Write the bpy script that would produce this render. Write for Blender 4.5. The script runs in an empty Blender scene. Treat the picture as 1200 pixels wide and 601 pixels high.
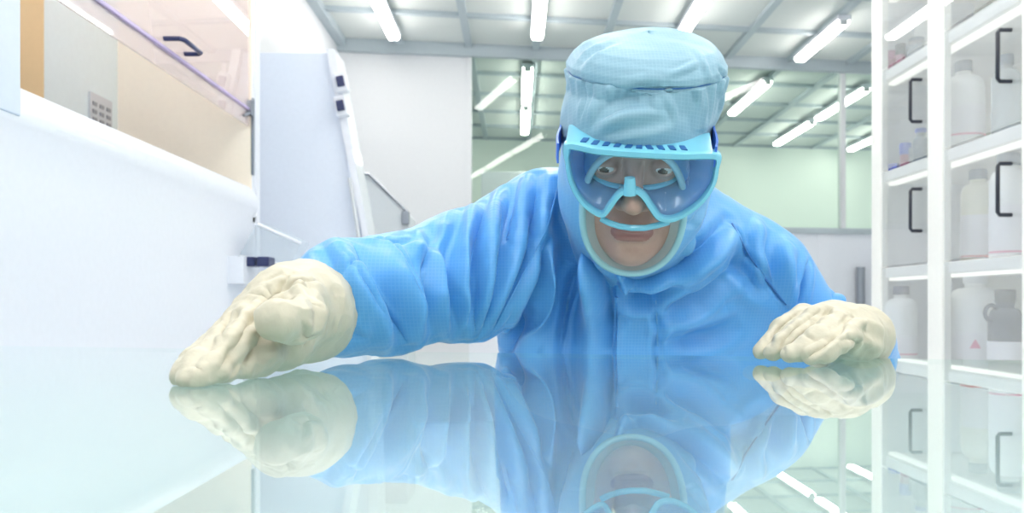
import bpy, bmesh, math, random
import numpy as np
import openvdb
from mathutils import Vector, Matrix, Euler
from mathutils.bvhtree import BVHTree
random.seed(4)
C = bpy.context.scene.collection
PI = math.pi
CAMZ = 0.965
PLATE = 0.900          # top of the glass plate
VX, VY = 605.0, 355.0  # the camera looks straight ahead along +Y

def P(px, py, Y):
    """a point of the place at depth Y metres, seen in that direction"""
    return Vector(((px-VX)/1000*Y, Y, CAMZ+(VY-py)/1000*Y))

# ------------------------------------------------------------------ materials
def nodes(name):
    m = bpy.data.materials.new(name); m.use_nodes = True
    nt = m.node_tree
    return m, nt, nt.nodes['Principled BSDF']
def srgb(r, g, b):
    f = lambda c: (c/255/12.92) if c/255 <= .04045 else ((c/255+.055)/1.055)**2.4
    return (f(r), f(g), f(b), 1)
def plain(name, rgb, rough=.5, metal=0, spec=.5, coat=0, bump=0, bscale=60, var=0):
    m, nt, b = nodes(name)
    col = srgb(*rgb)
    b.inputs['Base Color'].default_value = col
    b.inputs['Roughness'].default_value = rough
    b.inputs['Metallic'].default_value = metal
    b.inputs['Specular IOR Level'].default_value = spec
    b.inputs['Coat Weight'].default_value = coat
    tc = nt.nodes.new('ShaderNodeTexCoord')
    nz = nt.nodes.new('ShaderNodeTexNoise'); nz.inputs['Scale'].default_value = bscale
    nz.inputs['Detail'].default_value = 4
    nt.links.new(tc.outputs['Object'], nz.inputs['Vector'])
    if bump:
        bp = nt.nodes.new('ShaderNodeBump'); bp.inputs['Strength'].default_value = bump
        bp.inputs['Distance'].default_value = .002
        nt.links.new(nz.outputs['Fac'], bp.inputs['Height']); nt.links.new(bp.outputs['Normal'], b.inputs['Normal'])
    mx = nt.nodes.new('ShaderNodeMix'); mx.data_type = 'RGBA'
    v = var or .03
    mx.inputs['A'].default_value = tuple(c*(1-v) for c in col[:3])+(1,)
    mx.inputs['B'].default_value = tuple(min(1, c*(1+v)) for c in col[:3])+(1,)
    nt.links.new(nz.outputs['Fac'], mx.inputs['Factor']); nt.links.new(mx.outputs['Result'], b.inputs['Base Color'])
    return m
def emis(name, rgb, strength):
    m, nt, b = nodes(name)
    b.inputs['Base Color'].default_value = (.8, .8, .8, 1)
    b.inputs['Emission Color'].default_value = srgb(*rgb)
    b.inputs['Emission Strength'].default_value = strength
    return m
def pane(name, tint, ior=1.5, rough=0.0, haze=0.0, hazecol=(235, 240, 242), gain=1.0):
    """thin clear sheet: tinted see-through + Fresnel mirror (front faces only) + a little white haze"""
    m = bpy.data.materials.new(name); m.use_nodes = True
    nt = m.node_tree; nt.nodes.clear(); N = nt.nodes.new; L = nt.links.new
    out = N('ShaderNodeOutputMaterial')
    tr = N('ShaderNodeBsdfTransparent'); tr.inputs['Color'].default_value = srgb(*tint)
    gl = N('ShaderNodeBsdfGlossy'); gl.inputs['Roughness'].default_value = rough
    gl.inputs['Color'].default_value = (.97, 1, .995, 1)
    df = N('ShaderNodeBsdfDiffuse'); df.inputs['Color'].default_value = srgb(*hazecol)
    hz = N('ShaderNodeMixShader'); hz.inputs[0].default_value = haze
    L(tr.outputs[0], hz.inputs[1]); L(df.outputs[0], hz.inputs[2])
    fr = N('ShaderNodeFresnel'); fr.inputs['IOR'].default_value = ior
    ge = N('ShaderNodeNewGeometry')
    inv = N('ShaderNodeMath'); inv.operation = 'SUBTRACT'; inv.inputs[0].default_value = 1
    L(ge.outputs['Backfacing'], inv.inputs[1])
    mu = N('ShaderNodeMath'); mu.operation = 'MULTIPLY'; L(fr.outputs[0], mu.inputs[0]); L(inv.outputs[0], mu.inputs[1])
    mg = N('ShaderNodeMath'); mg.operation = 'MULTIPLY'; mg.use_clamp = True; mg.inputs[1].default_value = gain
    L(mu.outputs[0], mg.inputs[0])
    mx = N('ShaderNodeMixShader'); L(mg.outputs[0], mx.inputs[0]); L(hz.outputs[0], mx.inputs[1]); L(gl.outputs[0], mx.inputs[2])
    L(mx.outputs[0], out.inputs[0])
    return m
def cloth(name, rgb, light, rough=.36, grid=.0052, sheen=.2, trans=.0, line=.35):
    """woven cleanroom cloth with its fine square carbon grid"""
    m, nt, b = nodes(name); N = nt.nodes.new; L = nt.links.new
    tc = N('ShaderNodeTexCoord')
    sep = N('ShaderNodeSeparateXYZ'); L(tc.outputs['Object'], sep.inputs[0])
    outs = []
    for ax, k in (('X', 1), ('Z', 1)):
        a = N('ShaderNodeMath'); a.operation = 'MULTIPLY'; a.inputs[1].default_value = 2*PI/grid
        L(sep.outputs[ax], a.inputs[0])
        s = N('ShaderNodeMath'); s.operation = 'SINE'; L(a.outputs[0], s.inputs[0])
        r = N('ShaderNodeMapRange'); r.inputs['From Min'].default_value = .45; r.inputs['From Max'].default_value = 1
        L(s.outputs[0], r.inputs['Value']); outs.append(r)
    mxm = N('ShaderNodeMath'); mxm.operation = 'MAXIMUM'
    L(outs[0].outputs[0], mxm.inputs[0]); L(outs[1].outputs[0], mxm.inputs[1])
    sc = N('ShaderNodeMath'); sc.operation = 'MULTIPLY'; sc.inputs[1].default_value = line
    L(mxm.outputs[0], sc.inputs[0])
    mx = N('ShaderNodeMix'); mx.data_type = 'RGBA'
    mx.inputs['A'].default_value = srgb(*rgb); mx.inputs['B'].default_value = srgb(*light)
    L(sc.outputs[0], mx.inputs['Factor']); L(mx.outputs['Result'], b.inputs['Base Color'])
    nz = N('ShaderNodeTexNoise'); nz.inputs['Scale'].default_value = 22; nz.inputs['Detail'].default_value = 5
    L(tc.outputs['Object'], nz.inputs['Vector'])
    bp = N('ShaderNodeBump'); bp.inputs['Strength'].default_value = .35; bp.inputs['Distance'].default_value = .006
    L(nz.outputs['Fac'], bp.inputs['Height']); L(bp.outputs['Normal'], b.inputs['Normal'])
    b.inputs['Roughness'].default_value = rough
    b.inputs['Sheen Weight'].default_value = sheen; b.inputs['Sheen Roughness'].default_value = .4
    b.inputs['Sheen Tint'].default_value = (.75, .88, 1, 1)
    b.inputs['Specular IOR Level'].default_value = .45
    return m

M = {}
M['wall'] = plain('wall_paint', (216, 219, 223), .45)
M['wall_far'] = plain('far_wall_paint', (230, 239, 232), .5)
M['floor'] = plain('epoxy_floor', (226, 233, 236), .18, coat=.3)
M['tile'] = plain('ceiling_panel', (218, 223, 221), .7)
M['tbar'] = plain('ceiling_bar', (178, 190, 197), .45)
M['white'] = plain('white_enamel', (228, 232, 240), .3, coat=.2)
M['white_warm'] = plain('white_laminate', (240, 241, 238), .4)
M['shelf'] = plain('white_shelf', (250, 251, 250), .4)
M['bluewhite'] = plain('bluish_panel', (224, 232, 245), .35)
M['pillar'] = plain('pale_blue_frame', (205, 216, 232), .25)
M['cream'] = plain('cream_liner', (252, 241, 224), .5)
M['tan'] = plain('tan_strip', (222, 196, 150), .5)
M['mint'] = plain('grey_green_liner', (226, 240, 242), .4)
M['black'] = plain('black_plastic', (32, 38, 52), .35)
M['navy'] = plain('navy_plastic', (38, 48, 92), .35)
M['steel'] = plain('grey_steel', (150, 156, 165), .3, metal=.7)
M['grey'] = plain('grey_plastic', (206, 212, 216), .4)
M['greycap'] = plain('grey_cap', (118, 132, 146), .4)
M['mauve'] = plain('mauve_edge', (188, 172, 214), .3)
M['cabback'] = plain('cabinet_liner', (250, 250, 240), .5)
M['bottle'] = plain('white_polythene', (248, 251, 253), .3)
M['bottle_cream'] = plain('cream_polythene', (240, 240, 224), .3)
M['clearplastic'] = pane('clear_plastic', (226, 236, 242), haze=.35)
M['amber'] = plain('dark_brown_glass', (70, 74, 96), .12, coat=.5)
M['label'] = plain('paper_label', (243, 243, 250), .6)
M['labelpink'] = plain('pink_print', (232, 130, 165), .6)
M['labelred'] = plain('red_print', (235, 120, 120), .6)
M['maroon'] = plain('maroon_plastic', (150, 70, 112), .35)
M['blueplastic'] = plain('blue_plastic', (58, 84, 200), .35)
M['skin'] = plain('skin', (190, 152, 140), .45, bump=.25, bscale=140, var=.05)
M['lip'] = plain('lip', (160, 108, 104), .4)
M['eyewhite'] = plain('eye_white', (236, 232, 228), .15)
M['iris'] = plain('iris', (70, 48, 36), .1)
M['hair'] = plain('dark_brown_hair', (58, 40, 32), .6)
M['coverall'] = cloth('blue_cloth', (88, 162, 226), (140, 200, 242), line=.16, grid=.0042)
M['hood'] = cloth('mid_blue_cloth', (110, 174, 222), (154, 206, 240), line=.14, grid=.0042)
M['cap'] = cloth('top_lit_blue_cloth', (132, 172, 192), (162, 198, 214), rough=.5, line=.25, grid=.0042)  # same blue cloth, paled so the colour carries the light from above
M['seal'] = plain('aqua_trim', (168, 212, 224), .35)
M['seam'] = plain('seam_stitch', (56, 112, 178), .6)
M['glove'] = plain('cream_latex', (198, 193, 174), .45, bump=.7, bscale=90, var=.05)
M['glove_rim'] = plain('yellowed_rim', (218, 200, 158), .45)
M['gframe'] = plain('sky_blue_plastic', (120, 198, 224), .22, coat=.4)
M['gdark'] = plain('deep_blue_slot', (34, 96, 160), .4)
M['strap'] = plain('blue_strap', (52, 108, 206), .45)
M['skirt'] = pane('translucent_blue', (180, 212, 238), haze=.42, hazecol=(146, 194, 232), rough=.1)
M['lens'] = pane('clear_lens', (232, 240, 250), ior=1.5, gain=1.0)
M['veil'] = pane('sheer_veil', (236, 240, 242), haze=.62, hazecol=(226, 234, 238), gain=.3)
M['sash'] = pane('sash_glass', (250, 244, 244), haze=.30, hazecol=(250, 240, 242))
M['glass'] = pane('partition_glass', (243, 250, 245), ior=1.45)
M['door_glass'] = pane('cabinet_glass', (246, 248, 250), haze=.18, hazecol=(252, 253, 250))
M['acrylic'] = pane('acrylic', (238, 242, 246), haze=.2)
M['plate'] = pane('plate_glass', (232, 246, 243), ior=1.62, gain=1.25, haze=.12, hazecol=(236, 246, 242))
M['plate_edge'] = plain('plate_edge', (140, 190, 182), .2)
M['tube'] = emis('lamp_tube', (255, 249, 242), 17)
M['warm_fill_strip'] = emis('warm_fill_strip', (255, 252, 236), .75)
M['shoe'] = plain('white_overshoe', (226, 232, 238), .5)

# ------------------------------------------------------------------ object helpers
def link_mesh(name, verts, faces, mat, parent=None, smooth=False, mats=None, fmat=None):
    me = bpy.data.meshes.new(name)
    me.from_pydata([tuple(v) for v in verts], [], [tuple(f) for f in faces])
    for x in (mats or [mat]): me.materials.append(x)
    if fmat is not None: me.polygons.foreach_set('material_index', fmat)
    if smooth: me.polygons.foreach_set('use_smooth', [True]*len(me.polygons))
    me.validate(); me.update()
    o = bpy.data.objects.new(name, me); C.objects.link(o)
    if parent is not None:
        o.parent = parent
        o.matrix_parent_inverse = Matrix.Identity(4)
    return o
class MB:
    """collects shapes in one mesh, in the coordinates of its thing"""
    def __init__(s): s.bm = bmesh.new()
    def box(s, x0, x1, y0, y1, z0, z1, rot=None, bevel=0):
        r = bmesh.ops.create_cube(s.bm, size=1)
        m = Matrix.Translation(((x0+x1)/2, (y0+y1)/2, (z0+z1)/2))
        if rot: m = m @ Euler(rot).to_matrix().to_4x4()
        m = m @ Matrix.Diagonal((abs(x1-x0), abs(y1-y0), abs(z1-z0), 1))
        bmesh.ops.transform(s.bm, matrix=m, verts=r['verts'])
        if bevel:
            es = list({e for v in r['verts'] for e in v.link_edges})
            bmesh.ops.bevel(s.bm, geom=es, offset=bevel, segments=2, affect='EDGES', profile=.5)
        return s
    def tube(s, pts, r, n=10, closed=False, cap=True):
        pts = [Vector(p) for p in pts]; k = len(pts)
        rad = r if isinstance(r, (list, tuple)) else [r]*k
        rings = []; up = None
        for i, p in enumerate(pts):
            a = pts[(i-1) % k] if (closed or i) else p
            b = pts[(i+1) % k] if (closed or i < k-1) else p
            d = (b-a).normalized()
            if up is None:
                up = Vector((0, 0, 1)) if abs(d.z) < .9 else Vector((1, 0, 0))
            x = d.cross(up).normalized(); up = x.cross(d).normalized()
            rings.append([s.bm.verts.new(p+(x*math.cos(2*PI*j/n)+up*math.sin(2*PI*j/n))*rad[i]) for j in range(n)])
        m = k if closed else k-1
        for i in range(m):
            A, B = rings[i], rings[(i+1) % k]
            for j in range(n): s.bm.faces.new((A[j], A[(j+1) % n], B[(j+1) % n], B[j]))
        if not closed and cap:
            s.bm.faces.new(rings[0][::-1]); s.bm.faces.new(rings[-1])
        return s
    def lathe(s, prof, c=(0, 0, 0), n=28, sx=1, sy=1):
        c = Vector(c); rings = []
        for r, z in prof:
            rings.append([s.bm.verts.new(c+Vector((max(r, 1e-5)*math.cos(2*PI*j/n)*sx, max(r, 1e-5)*math.sin(2*PI*j/n)*sy, z))) for j in range(n)])
        for A, B in zip(rings, rings[1:]):
            for j in range(n): s.bm.faces.new((A[j], A[(j+1) % n], B[(j+1) % n], B[j]))
        s.bm.faces.new(rings[0][::-1]); s.bm.faces.new(rings[-1])
        return s
    def prism(s, poly, axis, a0, a1):
        """polygon (two coordinates) extruded along an axis"""
        def v(p, a):
            return {'x': (a, p[0], p[1]), 'y': (p[0], a, p[1]), 'z': (p[0], p[1], a)}[axis]
        A = [s.bm.verts.new(v(p, a0)) for p in poly]; B = [s.bm.verts.new(v(p, a1)) for p in poly]
        n = len(poly)
        s.bm.faces.new(A); s.bm.faces.new(B[::-1])
        for i in range(n): s.bm.faces.new((A[i], B[i], B[(i+1) % n], A[(i+1) % n]))
        return s
    def build(s, name, mat, parent=None, smooth=False, bevel=0):
        bmesh.ops.recalc_face_normals(s.bm, faces=s.bm.faces)
        me = bpy.data.meshes.new(name); s.bm.to_mesh(me); s.bm.free()
        me.materials.append(mat)
        if smooth:
            me.polygons.foreach_set('use_smooth', [True]*len(me.polygons)); me.set_sharp_from_angle(angle=.7)
        o = bpy.data.objects.new(name, me); C.objects.link(o)
        if parent is not None: o.parent = parent
        if bevel:
            b = o.modifiers.new('bevel', 'BEVEL'); b.width = bevel; b.segments = 2; b.limit_method = 'ANGLE'
        return o
def thing(name, label, cat, loc=(0, 0, 0), group=None):
    o = bpy.data.objects.new(name, None); C.objects.link(o); o.location = loc
    o.empty_display_size = .1
    o['label'] = label; o['category'] = cat
    if group: o['group'] = group
    return o
def tag(o, label, cat, group=None):
    o['label'] = label; o['category'] = cat
    if group: o['group'] = group
    return o
def struct(o): o['kind'] = 'structure'; return o
def copy_tree(o, label, loc, group=None):
    c = o.copy(); C.objects.link(c); c.location = loc; c['label'] = label
    if group: c['group'] = group
    for ch in list(o.children):
        d = ch.copy(); C.objects.link(d); d.parent = c
        for g in list(ch.children):
            e = g.copy(); C.objects.link(e); e.parent = d
    return c

# ------------------------------------------------------------------ camera
cam = bpy.data.cameras.new('camera'); co = bpy.data.objects.new('camera', cam); C.objects.link(co)
co.location = (0, 0, CAMZ); co.rotation_euler = (PI/2, 0, 0)
cam.sensor_width = 36; cam.lens = 30; cam.clip_start = .02
cam.shift_x = (600-VX)/1200; cam.shift_y = (VY-300.5)/1200
cam.dof.use_dof = True; cam.dof.focus_distance = .93; cam.dof.aperture_fstop = 9
bpy.context.scene.camera = co

# ------------------------------------------------------------------ room
CE = CAMZ+2.1                      # ceiling height
SK = .15                           # the partition and ceiling rows run a little askew
XL, XR = -1.42, 3.45
def yb(x, y0=6.8): return y0+SK*(x-XL)
struct(MB().box(-1.6, 6.2, -2.6, 14, -.1, 0).build('floor', M['floor']))
struct(MB().box(-1.6, 6.2, -2.6, 14, CE, CE+.1).build('ceiling', M['tile']))
struct(MB().box(XL-.1, XL, -2.6, 14, 0, CE).build('wall_left', M['wall']))
struct(MB().box(XR, XR+.1, -2.6, yb(XR), 0, CE).build('wall_right', M['wall']))
struct(MB().prism([(XL, yb(XL, 10.65)), (6.2, yb(6.2, 10.65)), (6.2, yb(6.2, 10.75)), (XL, yb(XL, 10.75))], 'z', 0, CE).build('wall_far', M['wall_far']))
struct(MB().box(XL, XR, -2.7, -2.6, 0, CE).build('wall_front', M['wall']))
# partition: solid wall at the left, glazing on a low panel at the right
XD = -.385
def seg(x0, x1, z0, z1, d0=0., d1=.06):
    return MB().prism([(x0, yb(x0)+d0), (x1, yb(x1)+d0), (x1, yb(x1)+d1), (x0, yb(x0)+d1)], 'z', z0, z1)
struct(seg(XL, XD, 0, CE).build('wall_back', M['wall']))
struct(seg(XD, XR, 0, CAMZ+.60, 0, .06).build('wall_partition', M['white']))
struct(seg(XL, XR, CE-.10, CE, -.05, .0).build('trim_1', M['tbar']))
struct(seg(XD, XR, CAMZ+.60, CAMZ+.65, -.02, .08).build('trim_2', M['tbar']))
fr = MB()
w1 = seg(XD, XR, CAMZ+.64, CE, .03, .034).build('window_1', M['glass']); struct(w1)
for i, x in enumerate((XD, .62, 1.62, 2.85)):
    struct(seg(x-.02, x+.02, CAMZ+.64, CE, -.01, .07).build('trim_%d' % (3+i), M['wall']))
struct(seg(2.62, 2.76, .0, CAMZ+.60, -.01, 0).build('trim_7', M['white']))
# ceiling bars
g = MB(); pitch = .545; x0 = .16
for k in range(-3, 12):
    x = x0+pitch*k
    if x > XL: g.box(x-.028, x+.028, -2.6, 13.5, CE-.035, CE+.01)
for k in range(-12, 10):
    y = 6.8+.77*k
    if k == 0: continue
    g.prism([(XL, yb(XL, y)-.022), (6.2, yb(6.2, y)-.022), (6.2, yb(6.2, y)+.022), (XL, yb(XL, y)+.022)], 'z', CE-.03, CE+.01)
struct(g.build('trim_8', M['tbar']))
struct(MB().box(XL, XL+.07, -2.6, 6.8, CE-.06, CE).build('trim_9', M['tbar']))
# fluorescent battens
lp = None
def batten(x, y, n, label):
    global lp
    if lp is None:
        lp = thing('ceiling_light', label, 'ceiling light', (x, y, CE-.035), 'fluorescent battens under the ceiling')
        MB().box(-.05, .05, -.66, .66, -.035, 0, bevel=.006).build('housing', M['white'], lp)
        MB().prism([(-.042, -.030), (-.045, -.05), (-.032, -.068), (.032, -.068), (.045, -.05), (.042, -.030)], 'y', -.63, .63).build('tube', M['tube'], lp)
        for s in (-1, 1): MB().box(-.03, .03, s*.64-.012, s*.64+.012, -.07, -.03).build('end_cap', M['grey'], lp)
    else: copy_tree(lp, label, (x, y, CE-.035), 'fluorescent battens under the ceiling')
L1 = [(-.93, 5.85, 'fluorescent ceiling batten nearest the left wall, over the white back wall'),
      (.16, 5.85, 'fluorescent ceiling batten just left of the top-lit cap'),
      (1.25, 5.75, 'fluorescent ceiling batten whose end shows just above the top-lit cap'),
      (2.35, 6.60, 'fluorescent ceiling batten at top right, in front of the glazed partition')]
for x, y, l in L1: batten(x, y, 1, l)
[o for o in C.objects if o.name.startswith('ceiling_light')][-1].scale = (1, .74, 1)
L2 = [(.10, 8.0, 'nearer fluorescent batten beyond the glazing, left of the top-lit cap'),
      (.10, 9.5, 'farther fluorescent batten beyond the glazing, left of the top-lit cap'),
      (2.30, 8.45, 'fluorescent batten beyond the glazing, just right of the top-lit cap'),
      (3.31, 8.7, 'nearer of two end to end battens beyond the glazing, beside the bottle cabinet'),
      (3.31, 10.2, 'farther of two end to end battens beyond the glazing, beside the bottle cabinet'),
      (4.40, 10.6, 'short bright batten low beyond the glazing, touching the bottle cabinet edge')]
for x, y, l in L2: batten(x, y, 2, l)
for x in (-.93, .16, 1.25, 2.35):  # rows out of view, more of them added to light the coverall front
    for y in (-1.9, -.55, .8, 2.15, 3.5):
        batten(x, y, 3, 'unseen fluorescent batten added for light in the near part of the room, above the work table')

# ------------------------------------------------------------------ laminar hood on the left
HX = -.9; k = HX/-.7
h = thing('laminar_flow_cabinet', 'large white laminar flow cabinet with raised glass sash and cream lined opening at left', 'cabinet', (HX, 2.0, 0))
zl, zn, zs = CAMZ+.334, CAMZ+.392, CAMZ+.655      # ledge, nosing top, sash edge
Y0, Y1 = .95-2.0, 2.95-2.0
DB = -.475
MB().box(DB, 0, Y0, Y1, .06, zl-.10).build('base_cabinet', M['white'], h)
MB().prism([(-.0, zl-.10), (.0, zl-.04), (.007, zl-.012), (.010, zl+.004), (.006, zl+.03), (-.005, zn), (-.03, zn), (-.03, zl-.10)], 'y', Y0, Y1).build('ledge', M['white'], h, smooth=True)
MB().box(DB, -.03, Y0, Y1, zl-.10, zl-.06).build('work_surface', M['steel'], h)
MB().box(DB-.0, DB+.02, Y0+.03, Y1-.04, zl-.06, 2.85).build('back_liner', M['mint'], h)
MB().box(DB+.02, DB+.03, 2.30-2.0, 2.43-2.0, zl-.06, 2.8).build('side_strip', M['tan'], h)
MB().box(DB+.02, -.002, Y1-.05, Y1-.04, zl-.06, 2.85).build('end_liner', M['cream'], h)
MB().box(DB, 0, Y1-.04, Y1, zl-.06, 2.85, bevel=.003).build('end_panel', M['white'], h)
MB().box(-.10, .006, Y1-.012, Y1+.03, .06, 2.85, bevel=.004).build('corner_post', M['white'], h)
MB().box(DB, 0, Y0, Y0+.03, zl-.06, 2.85).build('end_panel', M['pillar'], h)
MB().box(-.03, .012, 1.49-2.0-.14, 1.53-2.0, zl+.0, 2.85, bevel=.003).build('window_post', M['pillar'], h)
MB().box(DB, 0, Y0, Y1, 2.85, CE-.01).build('head_box', M['white'], h)
MB().tube([(-.25, Y0+.1, 2.80), (-.25, Y1-.1, 2.80)], .02, 12).build('hood_fill_lamp', M['tube'], h, smooth=True)  # unseen tube added to brighten the dark opening
s = MB().box(-.012, -.006, 1.58-2.0, Y1-.045, zs-.055, 2.84).build('sash', M['sash'], h)
MB().box(-.016, .0, 1.58-2.0, Y1-.045, zs-.004, zs+.004).build('sash_edge', M['mauve'], s)
ya, ybb = 1.707*k-2.0, 1.813*k-2.0
zh = CAMZ+.529*k
MB().tube([(-.006, ya, zh), (.034, ya, zh), (.042, ya+.012, zh), (.042, ybb-.012, zh), (.034, ybb, zh), (-.006, ybb, zh)], .0065, 8).build('handle', M['navy'], s, smooth=True)
la = MB().box(-.02, .006, Y1-.07, Y1-.05, zs-.02, zs+.03).tube([(.0, Y1-.06, zs-.01), (.0, Y1-.13, zs-.035)], .005, 6).build('latch', M['steel'], s)
MB().box(.0, .008, Y1-.052, Y1-.040, zs-.22, zs+.04).build('gasket', M['steel'], h)
so = MB().box(DB+.02, DB+.028, .70, .845, CAMZ+.56, CAMZ+.67).build('socket_plate', M['grey'], h)
for i in range(3):
    y = .712+i*.046
    for z in (CAMZ+.580, CAMZ+.605, CAMZ+.630): MB().box(DB+.028, DB+.031, y, y+.026, z, z+.012).build('socket_slot', M['steel'], so)
MB().box(DB+.03, -.03, Y0+.1, Y1-.1, .0, .06).build('plinth', M['grey'], h)

# acrylic pocket with two dark clips on the cabinet corner
t = thing('acrylic_tray', 'small tilted clear tray with two dark clips fixed to the end of the flow cabinet', 'tray', (HX, 2.72, 0))
Pp = lambda x, y, Y: P(x, y, Y)-Vector((HX, 2.72, 0))
bmm = MB()
a, b, c, d = Pp(300, 262, 2.78), Pp(352, 285, 2.9), Pp(340, 312, 2.86), Pp(280, 300, 2.74)
for q in (Vector((0, 0, 0)), Vector((.0, .11, .01))): pass
vs = [a, b, c, d]; off = Vector((0, .12, .01))
bm0 = bmm.bm; A = [bm0.verts.new(v) for v in vs]; B = [bm0.verts.new(v+off) for v in vs]
bm0.faces.new(A); bm0.faces.new(B[::-1])
for i in range(4): bm0.faces.new((A[i], B[i], B[(i+1) % 4], A[(i+1) % 4]))
bmm.build('tray_box', M['acrylic'], t)
MB().tube([a, b], .006, 8).build('rim', M['white'], t, smooth=True)
MB().tube([d, c], .005, 8).build('rim', M['grey'], t, smooth=True)
for (xa, xb) in ((277, 299), (302, 316)):
    p, q = Pp(xa, 303, 2.70), Pp(xb, 307, 2.70)
    MB().box(p.x, q.x, p.y-.01, p.y+.06, q.z-.014, p.z+.006, bevel=.003).build('clip', M['navy'], t)
MB().box(.0, .05, -.06, .10, Pp(0, 300, 2.74).z-.09, Pp(0, 300, 2.74).z-.005).build('bracket', M['white'], t)

# sloped white control panel behind the hood
t = thing('control_cabinet', 'tall bluish white panel cabinet with sloping edge and two dark buttons', 'cabinet', (-.8, 3.4, 0))
Yc = 3.35
q = lambda x, y, Y=Yc: P(x, y, Y)-Vector((-.8, 3.4, 0))
poly = [(q(300, 0).x, 0), (q(432, 0).x, 0), (q(430, 300).x, q(0, 300).z), (q(383, 62).x, q(0, 62).z), (q(300, 62).x, q(0, 62).z)]
MB().prism(poly, 'y', -.05, .10).build('panel', M['bluewhite'], t)
poly2 = [(q(434, 0).x, 0), (q(446, 0).x, 0), (q(436, 290).x, q(0, 290).z), (q(394, 60).x, q(0, 60).z), (q(384, 60).x, q(0, 60).z), (q(431, 300).x, q(0, 300).z)]
MB().prism(poly2, 'y', -.08, .10).build('sloped_edge', M['white'], t)
for yy in (100, 128):
    p = q(402, yy)
    r = MB().box(p.x-.02, p.x+.025, -.11, -.06, p.z-.038, p.z+.038, rot=(0, -.2, 0), bevel=.004).build('button_housing', M['white'], t)
    MB().box(p.x-.012, p.x+.017, -.122, -.108, p.z-.02, p.z+.02, rot=(0, -.2, 0), bevel=.003).build('button', M['navy'], r)
p = q(424, 240)
MB().tube([(p.x, -.09, p.z-.16), (p.x-.04, -.09, p.z+.1)], .008, 6).build('edge_rail', M['grey'], t)

t = thing('instrument_housing', 'pale grey slant topped instrument housing standing before the white back wall', 'instrument', (-.6, 4.2, 0))
q = lambda x, y, Y=4.1: P(x, y, Y)-Vector((-.6, 4.2, 0))
poly = [(q(418, 0).x, 0), (q(478, 0).x, 0), (q(478, 0).x, q(0, 252).z), (q(432, 0).x, q(0, 205).z), (q(418, 0).x, q(0, 205).z)]
MB().prism(poly, 'y', -.1, .2).build('body', M['grey'], t)
MB().tube([(q(420, 0).x, -.105, q(0, 204).z), (q(433, 0).x, -.105, q(0, 204).z), (q(480, 0).x, -.105, q(0, 251).z)], .008, 6).build('edge_trim', M['steel'], t)
MB().box(q(472, 0).x, q(480, 0).x, -.13, -.09, q(0, 263).z, q(0, 248).z, bevel=.003).build('catch', M['steel'], t)

# pull handle of the partition and far low cabinet
t = thing('pull_handle', 'upright grey pull handle on the white lower partition by the bottle cabinet', 'handle', (0, 0, 0))
p = P(1012, 340, 7.35); yy = yb(p.x)
t.location = (p.x, yy-.05, p.z)
MB().tube([(0, 0, -.22), (0, 0, .20)], .035, 12).build('grip', M['steel'], t, smooth=True)
for z in (-.15, .14): MB().box(-.012, .012, 0, .052, z-.015, z+.015).build('mount', M['steel'], t)
tag(MB().box(-.36, .9, 8.7, 9.1, 0, CAMZ+1.34, bevel=.01).build('storage_cupboard', M['white'], None), 'white cupboard beyond the glazing left of the person', 'cupboard')

# ------------------------------------------------------------------ bottle cabinet on the right
CX = 1.5
cb = thing('bottle_cabinet', 'tall white glass fronted cabinet holding bottles along the right side', 'cabinet', (CX, 3.0, 0))
Ya, Ym, Yn = 3.60-3, 3.055-3, 2.51-3
TOP = 2.62; DP = .42
SH = [.06, .39, CAMZ-.245, CAMZ+.146, CAMZ+.54, CAMZ+.955, CAMZ+1.30]
MB().box(DP, DP+.02, Yn-.6, Ya, .0, TOP).build('back_panel', M['cabback'], cb)
MB().box(0, DP, Ya-.02, Ya, 0, TOP).build('side_panel', M['white'], cb)
MB().box(0, DP, Yn-.62, Yn-.6, 0, TOP).build('side_panel', M['white'], cb)
for y0, y1 in ((Ya-.09, Ya), (Ym-.055, Ym+.055), (Yn-.05, Yn+.02), (Yn-.62, Yn-.55)):
    MB().box(-.002, .03, y0, y1, 0, TOP, bevel=.003).build('front_post', M['white_warm'], cb)
MB().box(-.002, DP, Yn-.62, Ya, TOP, TOP+.03).build('top_panel', M['white'], cb)
for z in SH:
    MB().box(.02, DP, Yn-.6, Ya-.02, z-.042, z, bevel=.003).build('shelf', M['shelf'], cb)
for z in SH[2:]:
    MB().box(.045, .075, Yn-.55, Ya-.06, z-.054, z-.042).build('shelf_fill_glow', M['warm_fill_strip'], cb)  # glowing strips added under the shelves to brighten the cabinet inside
for bi, (y0, y1) in enumerate(((Ym+.05, Ya-.09), (Yn+.02, Ym-.055))):
    for r in range(2, 6):
        z0, z1 = SH[r]+.004, SH[r+1]-.004
        if r == 5: z1 = TOP-.004
        d = MB().box(.004, .009, y0+.003, y1-.003, z0, z1).build('door', M['door_glass'], cb)
        if r in (3, 4):
            yh = y0+.065; zh = z0+(.13 if r == 4 else .118)
            MB().tube([(.006, yh, zh), (-.03, yh, zh), (-.036, yh, zh+.008), (-.036, yh, zh+.148), (-.03, yh, zh+.156), (.006, yh, zh+.156)], .0065, 8).build('handle', M['black'], d, smooth=True)
for y0, y1 in ((Ym+.05, Ya-.09), (Yn+.02, Ym-.055)):
    MB().box(.0, .02, y0, y1, .03, SH[2]-.03, bevel=.003).build('door', M['white'], cb)

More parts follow.
